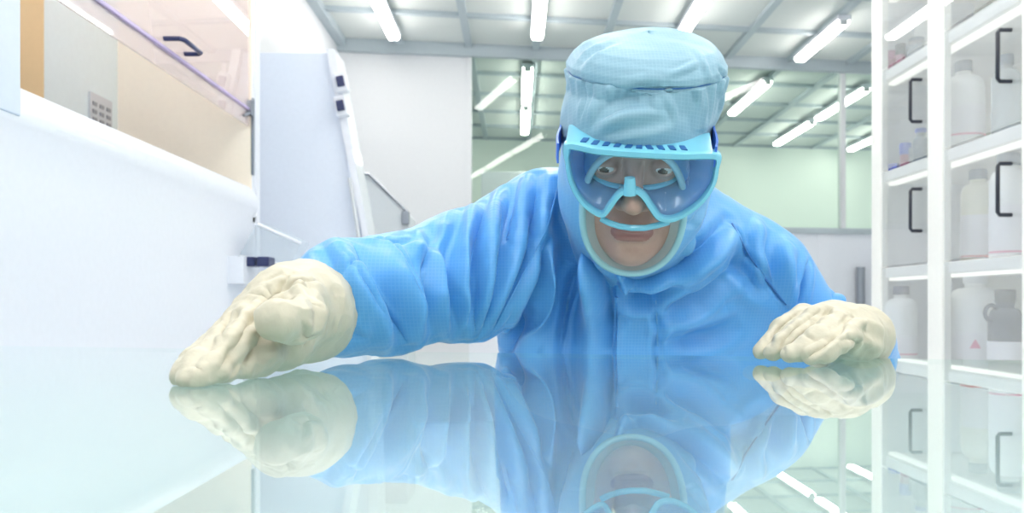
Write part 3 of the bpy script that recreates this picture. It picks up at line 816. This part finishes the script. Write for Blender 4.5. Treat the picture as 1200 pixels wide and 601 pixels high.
# ---- hood
hd = SDF((-.17, -.15, -.24), (.17, .22, .17), .0026)
hd.ell((0, .012, .0), (.087, .116, .112), 0).ell((0, -.02, -.055), (.072, .090, .085), .03)
hd.ell((0, .0, .048), (.070, .105, .042), .03)
hd.cap((0, .0, -.06), (0, .06, -.16), .078, .08, k=.04)
V, F = hd.mesh(); V = smooth(V, F, 2)
OP = lambda u, w: np.abs(u/.0565)**2.3+np.abs((w+.052)/.079)**2.3
ins = (OP(V[:, 0], V[:, 2]) < 1) & (V[:, 1] < -.02)
hb_pre = bvh_of(V, F)
Fk = F[~ins[F].any(1)]
hloc = V.copy()
W = Hn(V)
W = folds(W, Fk, [([(840, 180), (838, 210), (828, 240), (812, 262)], 8, 5, 'v'), ([(826, 275), (818, 262), (800, 262)], 6, 4, 'c'),
                 ([(848, 200), (842, 235), (825, 268), (800, 300)], 9, 5, 'r'), ([(815, 285), (802, 300), (790, 318)], 6, 3, 'v'),
                 ([(690, 255), (698, 290), (715, 318)], 7, 4, 'v'), ([(682, 240), (688, 280), (705, 315), (725, 332)], 8, 4, 'r')])
Nn = vnormals(W, Fk); W = W+Nn*(.0022*rough(W, 16, 5, 2))[:, None]
hood = pmesh('hood', W, Fk, M['hood'])
so_ = hood.modifiers.new('solid', 'SOLIDIFY'); so_.thickness = .0018; so_.offset = -1
# rolled trim of the face opening
lp_ = []
for i in range(72):
    a = 2*PI*i/72; c_, s_ = math.cos(a), math.sin(a)
    r_ = (abs(c_)**2.3+abs(s_)**2.3)**(-1/2.3)
    u, w = .0565*c_*r_, -.052+.079*s_*r_
    hh = hb_pre.ray_cast(Vector((u, -.2, w)), Vector((0, 1, 0)))
    if hh[0] is not None: lp_.append(Vector((u, min(hh[0].y, -.005)-.001, w)))
for _ in range(3): lp_ = [(lp_[i-1]+2*lp_[i]+lp_[(i+1) % len(lp_)])/4 for i in range(len(lp_))]
MB().tube([H(p)-PO for p in lp_], .0042, 10, closed=True).build('face_trim', M['seal'], hood, smooth=True)

vl = []
for f in (0, .35, .7, 1):
    vl.append([Vector((p.x*(1-.24*f), p.y+.010*f-.003, -.046+(p.z+.046)*(1-.16*f))) for p in lp_ ])
n_ = len(lp_); V_ = [H(p)-PO for l in vl for p in l]
F_ = [(i*n_+j, i*n_+(j+1) % n_, (i+1)*n_+(j+1) % n_, (i+1)*n_+j) for i in range(3) for j in range(n_) if lp_[j].z < -.02 and lp_[(j+1) % n_].z < -.02]
link_mesh('sheer_veil', V_, F_, M['veil'], hood, True)

# ---- cap: gathered crown on a band
rings = []
prof = [(.024, .0860, .112, -.006), (.032, .0885, .114, -.006), (.045, .0925, .120, -.008), (.070, .0965, .120, -.003), (.090, .0995, .120, .0), (.0925, .0965, .117, 0), (.095, .0995, .120, 0),
        (.101, .0995, .119, 0), (.111, .094, .113, 0), (.120, .085, .102, 0), (.127, .070, .085, 0), (.132, .050, .062, 0), (.135, .026, .033, 0), (.136, .0002, .0002, 0)]
zz = np.array([p[0] for p in prof]); 
def spl(t):
    i = t*(len(prof)-1); j = min(int(i), len(prof)-2); f = i-j
    return [prof[j][m]*(1-f)+prof[j+1][m]*f for m in range(4)]
NR, NC = 120, 260
Vc = []
for i in range(NR+1):
    z, rx, ry, dy = spl(i/NR)
    for j in range(NC):
        a = 2*PI*j/NC
        gat = 0
        if z < .091: # band gathers fall from the seam
            t = max(0, (z-.024)/.067)
            gat = .0014*math.sin(a*31+3*math.sin(a*3))*t**2+.0016*math.sin(a*11+z*60)*t
        Vc.append(((rx*.925+gat)*math.cos(a)+.008, .020+dy+(ry*.965+gat)*math.sin(a), .010+(z-.012)*.97+.0015*math.sin(2*a)))
Vc = np.array(Vc)
hbl = bvh_of(hloc, Fk)      # the cap goes over the hood: never inside it
def over_hood(Vc, gap):
    for i in range(len(Vc)):
        if Vc[i, 2] > .108: continue
        d_ = Vector((Vc[i, 0], Vc[i, 1]-.012, 0)).normalized()
        hh = hbl.ray_cast(Vector((0, .012, Vc[i, 2]))+d_*.3, -d_)
        if hh[0] is not None:
            r0 = (Vector((hh[0].x, hh[0].y-.012, 0))).length+gap; r1 = math.hypot(Vc[i, 0], Vc[i, 1]-.012)
            if r0 > r1 and r0 < .15: Vc[i, 0] = d_.x*r0; Vc[i, 1] = .012+d_.y*r0
    return Vc
Vc = over_hood(Vc, .0045)
Fc = np.array([(i*NC+j, i*NC+(j+1) % NC, (i+1)*NC+(j+1) % NC, (i+1)*NC+j) for i in range(NR) for j in range(NC)])
W = Hn(Vc)
CF = [([(690, 150), (720, 122), (760, 108), (790, 106)], 9, 5, 'v'), ([(705, 157), (740, 148), (785, 142)], 6, 4.5, 'v'), ([(700, 150), (735, 138), (770, 136)], 7, 3.5, 'r'),
      ([(783, 88), (800, 82), (820, 72)], 4, 2, 'r'), ([(775, 96), (776, 104), (790, 130), (792, 145)], 4, 2.5, 'r'), ([(818, 60), (825, 75), (832, 95)], 5, 2, 'r'),
      ([(700, 108), (697, 125), (690, 145)], 4, 2.5, 'r'), ([(686, 100), (688, 115), (680, 140)], 4, 3, 'v'), ([(712, 108), (708, 120)], 4, 2, 'v'),
      ([(830, 100), (834, 120), (830, 145)], 5, 3, 'v'), ([(843, 96), (846, 115), (842, 140)], 5, 2.5, 'r'), ([(812, 106), (815, 125)], 4, 2.5, 'v'), ([(840, 80), (848, 92)], 4, 3, 'v'),
      ([(676, 80), (690, 62), (720, 48)], 9, 3, 'v')]
W = folds(W, Fc, CF)
Nn = vnormals(W, Fc); W = W+Nn*(.0022*rough(W, 18, 11, 2)+.0012*creases(W, 24, 3))[:, None]
W = Hn(over_hood(((W-HCn) @ Rn)/SC, .003))
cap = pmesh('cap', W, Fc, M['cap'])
capb = bvh_of(W, Fc)
st_ = [Vector(W[46*NC+j])+(Vector(W[46*NC+j])-H((.008, .02, .09))).normalized()*.0002-PO for j in range(0, NC, 2)]
MB().tube(st_, .0009, 6, closed=True).build('crown_seam', M['seam'], cap, smooth=True)

# ---- goggles
def gy(u, base): return base+3.1*u*u
def onG(px, py, base):
    """where the line of sight meets the curved front of the goggles, as (u, w) in the head frame"""
    o = toH((0, 0, CAMZ)); d = (toH(P(px, py, 1.0))-o)
    t = 1.0
    for _ in range(30):
        p = o+d*t; t += (gy(p.x, base)-p.y)/d.y*.8
    return Vector((p.x, p.z))
def crm(pts, n):
    """closed Catmull-Rom through the points, resampled evenly"""
    k = len(pts); out = []
    for i in range(k):
        a, b_, c, d = pts[i-1], pts[i], pts[(i+1) % k], pts[(i+2) % k]
        for j in range(12):
            t = j/12
            out.append(.5*((2*b_)+(c-a)*t+(2*a-5*b_+4*c-d)*t*t+(3*b_-a-3*c+d)*t**3))
    L = [0]
    for i in range(len(out)): L.append(L[-1]+(out[(i+1) % len(out)]-out[i]).length)
    res = []
    for q_ in range(n):
        t = L[-1]*q_/n; i = max(0, np.searchsorted(L, t, 'right')-1); i = min(i, len(out)-1)
        f = (t-L[i])/max(1e-9, L[i+1]-L[i]); res.append(out[i].lerp(out[(i+1) % len(out)], f))
    return res
GB = -.128
opx = [(662, 168), (700, 173), (752, 177), (800, 179), (843, 180), (843, 200), (838, 220), (824, 240), (804, 255), (786, 262), (770, 259), (760, 246), (750, 232), (738, 226), (727, 233), (718, 245), (708, 256), (696, 253), (680, 240), (668, 220), (662, 195)]
out = crm([onG(x, y, GB) for x, y in opx], 200)
area = sum(out[i].x*out[(i+1) % 200].y-out[(i+1) % 200].x*out[i].y for i in range(200))
def inset(pl_, w):
    n = len(pl_); r = []
    for i in range(n):
        d = (pl_[(i+1) % n]-pl_[i-1]).normalized(); nn = Vector((-d.y, d.x))*(1 if area > 0 else -1)
        ww = w(pl_[i]) if callable(w) else w
        r.append(pl_[i]+nn*ww)
    for _ in range(4): r = [(r[i-1]+2*r[i]+r[(i+1) % n])/4 for i in range(n)]
    return r
topw = max(p.y for p in out)
wf = lambda p: .0085 if p.y > topw-.016 else (.0068 if (abs(p.x-.0) < .026 and p.y < topw-.05) else .0056)
gog = thing('goggles', '', '', (0, 0, 0)); del gog['label']; del gog['category']; gog.parent = person
def ringmesh(name, loops, mat, parent, closed_loops=True, smooth=True, solid=0):
    """loops of (u, w, y) joined one to the next, wrapping round"""
    n = len(loops[0]); V_ = []; F_ = []
    for l in loops:
        for (u, w, y) in l: V_.append(H((u, y, w))-PO)
    m = len(loops); last = m if closed_loops else m-1
    for i in range(last):
        for j in range(n):
            a, b_ = i*n+j, i*n+(j+1) % n; c, d = ((i+1) % m)*n+(j+1) % n, ((i+1) % m)*n+j
            F_.append((a, b_, c, d))
    o = link_mesh(name, V_, F_, M[mat], parent, smooth)
    bm_ = bmesh.new(); bm_.from_mesh(o.data); bmesh.ops.recalc_face_normals(bm_, faces=bm_.faces); bm_.to_mesh(o.data); bm_.free()
    if smooth: o.data.set_sharp_from_angle(angle=.8)
    if solid:
        q_ = o.modifiers.new('solid', 'SOLIDIFY'); q_.thickness = solid
    return o
inn = inset(out, wf); mid1 = inset(out, lambda p: wf(p)*.18); mid2 = inset(out, lambda p: wf(p)*.82)
lay = lambda pl_, dy: [(p.x, p.y, gy(p.x, GB)+dy) for p in pl_]
frame = ringmesh('frame', [lay(out, .003), lay(mid1, 0), lay(mid2, 0), lay(inn, .003), lay(inn, .012), lay(out, .014)], 'gframe', gog)
# lens: columns between lower and upper rim
ns = inset(out, lambda p: wf(p)*.8); us = np.linspace(min(p.x for p in ns)+.0006, max(p.x for p in ns)-.0006, 90)
cols = []
for u in us:
    ys = []
    for i in range(200):
        a, b_ = ns[i], ns[(i+1) % 200]
        if (a.x-u)*(b_.x-u) <= 0 and a.x != b_.x: ys.append(a.y+(b_.y-a.y)*(u-a.x)/(b_.x-a.x))
    if len(ys) >= 2: cols.append((u, min(ys), max(ys)))
V_, F_ = [], []
for (u, lo_, hi_) in cols:
    for j in range(9): V_.append(H((u, gy(u, GB)+.006, lo_+(hi_-lo_)*j/8))-PO)
for i in range(len(cols)-1):
    for j in range(8): a = i*9+j; F_.append((a, a+9, a+10, a+1))
lens = link_mesh('lens', V_, F_, M['lens'], gog, True)
# soft skirt back to the face, thin and translucent, lower band under the nose
def yface(u): return -.094+7.5*u*u
def backpt(p):
    """the point of the inner rim that lies in the same direction from its middle"""
    d = Vector((p.x-.000, p.y-.004)); e_ = 2.6; hh_ = .0235 if d.y < 0 else .040
    k_ = (abs(d.x/.054)**e_+abs(d.y/hh_)**e_)**(-1/e_)
    return Vector((d.x*k_, .004+d.y*k_))
def faceback(p, f):
    b_ = backpt(p); q2 = p.lerp(b_, f)
    return (q2.x, q2.y, (gy(p.x, GB)+.012)*(1-f)+yface(b_.x)*f)
sk_src = inset(out, lambda p: wf(p)*.4)
skirt = ringmesh('face_skirt', [[faceback(p, f) for p in sk_src] for f in (0, .25, .5, .75, 1)], 'skirt', gog, closed_loops=False, solid=.0012)
rimp = []
for i in range(90):
    a_ = 2*PI*i/90; bp_ = backpt(Vector((math.cos(a_)*.08, .004+math.sin(a_)*.05))); rimp.append((bp_.x, bp_.y, yface(bp_.x)))
MB().tube([H((u, y, w))-PO for (u, w, y) in rimp], .0038, 8, closed=True).build('face_seal', M['gframe'], gog, smooth=True)
bd = []
for px, py in ((704, 256), (714, 261), (726, 265), (740, 267), (756, 267), (770, 264), (784, 260)):
    g_ = onG(px, py, GB+.012); bd.append(H((g_.x, gy(g_.x, GB)+.012, g_.y))-PO)
MB().tube(bd, .0036, 8).build('nose_band', M['gframe'], gog, smooth=True)
# nose pillar
g1, g2 = onG(738, 209, GB), onG(738, 229, GB)
MB().tube([H((g1.x, gy(g1.x, GB)+.003, g1.y))-PO, H((g2.x, gy(g2.x, GB)+.003, g2.y))-PO], [.006, .008], 10).build('nose_pillar', M['gframe'], gog, smooth=True)
# brim above the lens, reaching back to the brow, with vent slots
us2 = np.linspace(max(-.080, min(p.x for p in out)+.003), min(.080, max(p.x for p in out)-.003), 60); Vt, Ft = [], []
tw = {}
for u in us2:
    ys = [a.y+(b_.y-a.y)*(u-a.x)/(b_.x-a.x) for a, b_ in zip(out, out[1:]+out[:1]) if (a.x-u)*(b_.x-u) <= 0 and a.x != b_.x]
    tw[float(u)] = max(ys)
for u in us2:
    t_ = tw[float(u)]; y0_ = gy(u, GB)+.002; y1_ = max(y0_+.010, -.092+6.2*u*u)
    for (y_, z_) in ((y0_, t_-.001), ((y0_*.6+y1_*.4), t_+.0016), (y1_, t_+.0070), (y1_, t_-.003), (y0_+.002, t_-.009)): Vt.append(H((u, y_, z_))-PO)
n_ = len(us2)
for i in range(n_-1):
    for j in range(5): Ft.append((i*5+j, (i+1)*5+j, (i+1)*5+(j+1) % 5, i*5+(j+1) % 5))
Ft.append(tuple(range(5))); Ft.append(tuple((n_-1)*5+j for j in range(4, -1, -1)))
br = link_mesh('brim', Vt, Ft, M['gframe'], gog, True); br.data.set_sharp_from_angle(angle=.5)
bm_ = bmesh.new(); bm_.from_mesh(br.data); bmesh.ops.recalc_face_normals(bm_, faces=bm_.faces); bm_.to_mesh(br.data); bm_.free()
for i in range(10):
    u = -.056+i*.0118; uu = float(us2[np.argmin(abs(us2-u))]); t_ = tw[uu]; y0_ = gy(u, GB)+.002; y1_ = max(y0_+.010, -.092+6.2*u*u)
    sk = .0028*np.sign(u)*-1 if abs(u) > .004 else 0
    def tp(f, du): return H((u+du, y0_+(y1_-y0_)*f, (t_-.001+.0026*f/.4 if f < .4 else t_+.0016+(f-.4)/.6*.0054)+.0003))-PO
    A_ = [tp(.18, -.0032), tp(.18, .0032), tp(.42, .0032+sk), tp(.42, -.0032+sk)]
    up_ = R @ Vector((0, 0, 1))*.0011; dn_ = up_*-1.5
    V_ = [a+up_*.6 for a in A_]+[a+dn_ for a in A_]
    link_mesh('vent_slot', V_, [(0, 1, 2, 3), (7, 6, 5, 4), (0, 4, 5, 1), (1, 5, 6, 2), (2, 6, 7, 3), (3, 7, 4, 0)], M['gdark'], gog)
# strap: flat band from the side lugs round the hood
path = [(-.082, -.103, .020), (-.0865, -.085, .020), (-.0880, -.055, .021)]
for i in range(37):
    a = math.radians(200-220*i/36); path.append((.0885*math.cos(a), .014+.122*math.sin(a), .022+.010*math.sin(max(0, a))))
path += [(.0880, -.055, .021), (.0865, -.085, .020), (.082, -.103, .020)]
pv = [Vector(p) for p in path]
for _ in range(2): pv = [pv[0]]+[(a+2*b_+c)/4 for a, b_, c in zip(pv, pv[1:], pv[2:])]+[pv[-1]]
Vs, Fs = [], []; nv = len(pv)
for i, p in enumerate(pv):
    d = (pv[min(i+1, nv-1)]-pv[max(i-1, 0)]); nn = Vector((d.y, -d.x, 0)).normalized()
    if nn.dot(Vector((p.x, p.y-.014, 0))) < 0: nn = -nn
    for (dr, dz) in ((0, -.011), (.0022, -.011), (.0022, .011), (0, .011)): Vs.append(H(p+nn*dr+Vector((0, 0, dz)))-PO)
for i in range(nv-1):
    for j in range(4): Fs.append((i*4+j, (i+1)*4+j, (i+1)*4+(j+1) % 4, i*4+(j+1) % 4))
Fs += [(0, 1, 2, 3), tuple((nv-1)*4+j for j in (3, 2, 1, 0))]
link_mesh('strap', Vs, Fs, M['strap'], gog)

# ---- gloves
def glove(lo, hi, chains, extra, cuff, fl, seed, crease_amp=.0024, floor=None):
    s = SDF(lo, hi, .0014)
    for pts, rad in extra: s.chain(pts, rad, .014)
    for pts, rad in chains: s.chain(pts, rad, .0035)
    s.chain(cuff[0], cuff[1], .012)
    # open the cuff end
    a, b_ = Vector(cuff[0][-2]), Vector(cuff[0][-1]); d = (b_-a).normalized(); e = b_+d*.0
    s.cut(lambda X, Y, Z: (X-e.x)*d.x+(Y-e.y)*d.y+(Z-e.z)*d.z)
    V, F = s.mesh(); V = smooth(V, F, 1)
    V = folds(V, F, fl)
    N = vnormals(V, F)
    V = V+N*(.0012*rough(V, 45, seed, 2)+crease_amp*creases(V, 38, seed+2)+.0006*creases(V, 80, seed+6))[:, None]
    if floor is not None:
        m = floor(V); V[m, 2] = PLATE+.0006
    return V, F, e, d
Q = lambda l: [P(*p) for p in l]
fin = [
 (Q([(298, 378, .745), (271, 408, .700), (251, 430, .675), (233, 443, .660)]), [.0125, .0115, .0105, .0085]),
 (Q([(284, 376, .765), (259, 404, .718), (236, 426, .682), (218, 443, .660)]), [.0125, .0115, .0105, .0085]),
 (Q([(272, 380, .790), (251, 405, .742), (230, 424, .700), (213, 441, .672)]), [.012, .011, .010, .008]),
 (Q([(270, 390, .812), (254, 410, .775), (238, 424, .742), (224, 437, .712)]), [.011, .010, .009, .0075]),
 (Q([(352, 350, .800), (356, 374, .752), (342, 376, .722), (325, 374, .705)]), [.018, .0175, .0175, .0175]),
]
ex = [(Q([(362, 362, .862), (330, 372, .80), (298, 382, .755)]), [.040, .030, .019]),
      (Q([(362, 362, .862), (310, 374, .80), (284, 380, .775)]), [.040, .026, .017]),
      (Q([(362, 375, .862), (318, 386, .83), (275, 394, .808)]), [.038, .026, .015]),
      (Q([(358, 385, .85), (332, 402, .79), (300, 418, .735), (262, 438, .69)]), [.030, .020, .014, .008])]
cuff = (Q([(336, 362, .82), (350, 363, .855), (362, 365, .885)]), [.040, .046, .050])
fl = [([(350, 330), (314, 346), (291, 376), (277, 408), (250, 438)], 6, 4, 'c'), ([(322, 352), (318, 345), (312, 338)], 5, 3, 'c'),
      ([(330, 342), (348, 336), (366, 338)], 5, 3.5, 'c'), ([(345, 345), (362, 350), (374, 364)], 5, 3, 'c'), ([(345, 330), (355, 345), (352, 360)], 5, 3, 'r'),
      ([(365, 345), (378, 365), (370, 395)], 7, 3, 'r'), ([(290, 352), (300, 365), (296, 385)], 5, 3, 'v'), ([(262, 376), (268, 384), (262, 392)], 4, 2, 'c'), ([(318, 350), (334, 332), (340, 322)], 4, 3, 'c'), ([(318, 350), (304, 344), (292, 346)], 4, 3, 'c'), ([(320, 350), (352, 328), (372, 330)], 4, 3, 'c'), ([(352, 375), (362, 390), (352, 408)], 5, 2.5, 'c'), ([(340, 400), (356, 398), (372, 388)], 4, 2, 'c'), ([(312, 335), (325, 328), (338, 330)], 5, 2.5, 'r'),
      ([(275, 362), (262, 385), (262, 400)], 4, 2.5, 'c'), ([(228, 430), (236, 436)], 3, 1.5, 'c'), ([(330, 395), (310, 420), (285, 440)], 10, 2, 'r')]
V, F, e, d = glove((-.32, .60, .885), (-.12, .94, 1.05), fin, ex, cuff, fl, 21, floor=lambda V: V[:, 2] < PLATE+.0006)
g1o = pmesh('glove', V, F, M['glove'])
def rim(e, d, r, parent, nn=40):
    x_ = d.cross(Vector((0, 0, 1))).normalized(); y_ = x_.cross(d)
    MB().tube([e+(x_*math.cos(2*PI*i/nn)+y_*math.sin(2*PI*i/nn))*(r+.0015*math.sin(5*i*2*PI/nn))-PO for i in range(nn)], .0024, 8, closed=True).build('cuff_rim', M['glove_rim'], parent, smooth=True)
rim(e, d, .0497, g1o)
fin = [
 (Q([(1003, 385, .925), (982, 402, .895), (966, 413, .885), (950, 416, .885)]), [.0125, .0115, .0105, .009]),
 (Q([(985, 376, .945), (958, 396, .905), (940, 409, .895), (925, 414, .895)]), [.0135, .0125, .011, .009]),
 (Q([(962, 370, .962), (936, 388, .928), (918, 403, .918), (906, 412, .915)]), [.0135, .0125, .011, .009]),
 (Q([(942, 369, .985), (916, 386, .958), (902, 403, .945), (892, 411, .935)]), [.013, .012, .0105, .0085]),
 (Q([(985, 400, 1.055), (940, 425, 1.062), (905, 436, 1.03), (880, 437, .985)]), [.018, .012, .0095, .0085]),
]
ex = [(Q([(1012, 394, 1.03), (990, 384, .97), (968, 380, .965)]), [.029, .026, .020]),
      (Q([(1012, 396, 1.03), (1008, 396, .96), (996, 396, .93)]), [.029, .022, .016]),
      (Q([(1012, 390, 1.03), (975, 380, 1.0), (944, 378, .99)]), [.029, .024, .018]),
      (Q([(1012, 398, 1.04), (985, 402, 1.055)]), [.026, .018])]
cuff = (Q([(1000, 392, 1.0), (1008, 395, 1.03), (1011, 398, 1.062)]), [.028, .031, .034])
fl = [([(992, 372), (985, 388), (962, 405), (942, 424)], 5, 5, 'c'), ([(965, 362), (930, 385), (915, 405), (922, 420)], 5, 3, 'c'), ([(945, 360), (912, 385), (900, 410)], 5, 3, 'c'),
      ([(1000, 372), (1012, 385), (1040, 400)], 8, 3, 'v'), ([(980, 400), (1000, 395), (1008, 405), (990, 415)], 6, 3, 'c'), ([(1018, 385), (1010, 405), (1020, 418)], 7, 2.5, 'v'),
      ([(940, 365), (975, 360), (990, 372)], 6, 2.5, 'r'), ([(955, 398), (940, 392)], 4, 2, 'c'), ([(958, 380), (948, 372)], 4, 2, 'c')]
def flr(V): return (V[:, 2] < PLATE+.0006) & (V[:, 2] > PLATE-.004) & (V[:, 1] < edgeY(V[:, 0])+.002)
V, F, e, d = glove((.22, .85, .86), (.50, 1.10, 1.0), fin, ex, cuff, fl, 33, crease_amp=.0009, floor=flr)
und = (V[:, 2] <= PLATE-.004) & (V[:, 2] > PLATE-TH-.0006) & (V[:, 1] < edgeY(V[:, 0])+.002); V[und, 2] = PLATE-TH-.0006
g2o = pmesh('glove', V, F, M['glove'])
rim(e, d, .0338, g2o)

# ------------------------------------------------------------------ light and look
w = bpy.data.worlds.new('world'); bpy.context.scene.world = w; w.use_nodes = True
bg = w.node_tree.nodes['Background']; bg.inputs[0].default_value = (.93, .96, 1, 1); bg.inputs[1].default_value = .75
vs_ = bpy.context.scene.view_settings
vs_.view_transform = 'Standard'; vs_.look = 'None'; vs_.gamma = 1; vs_.exposure = 0.36; vs_.use_curve_mapping = False
cy = bpy.context.scene.cycles
cy.max_bounces = 10; cy.transparent_max_bounces = 24; cy.diffuse_bounces = 5; cy.caustics_reflective = False; cy.caustics_refractive = False
cy.sample_clamp_indirect = 6
try: cy.use_denoising = True
except Exception: pass
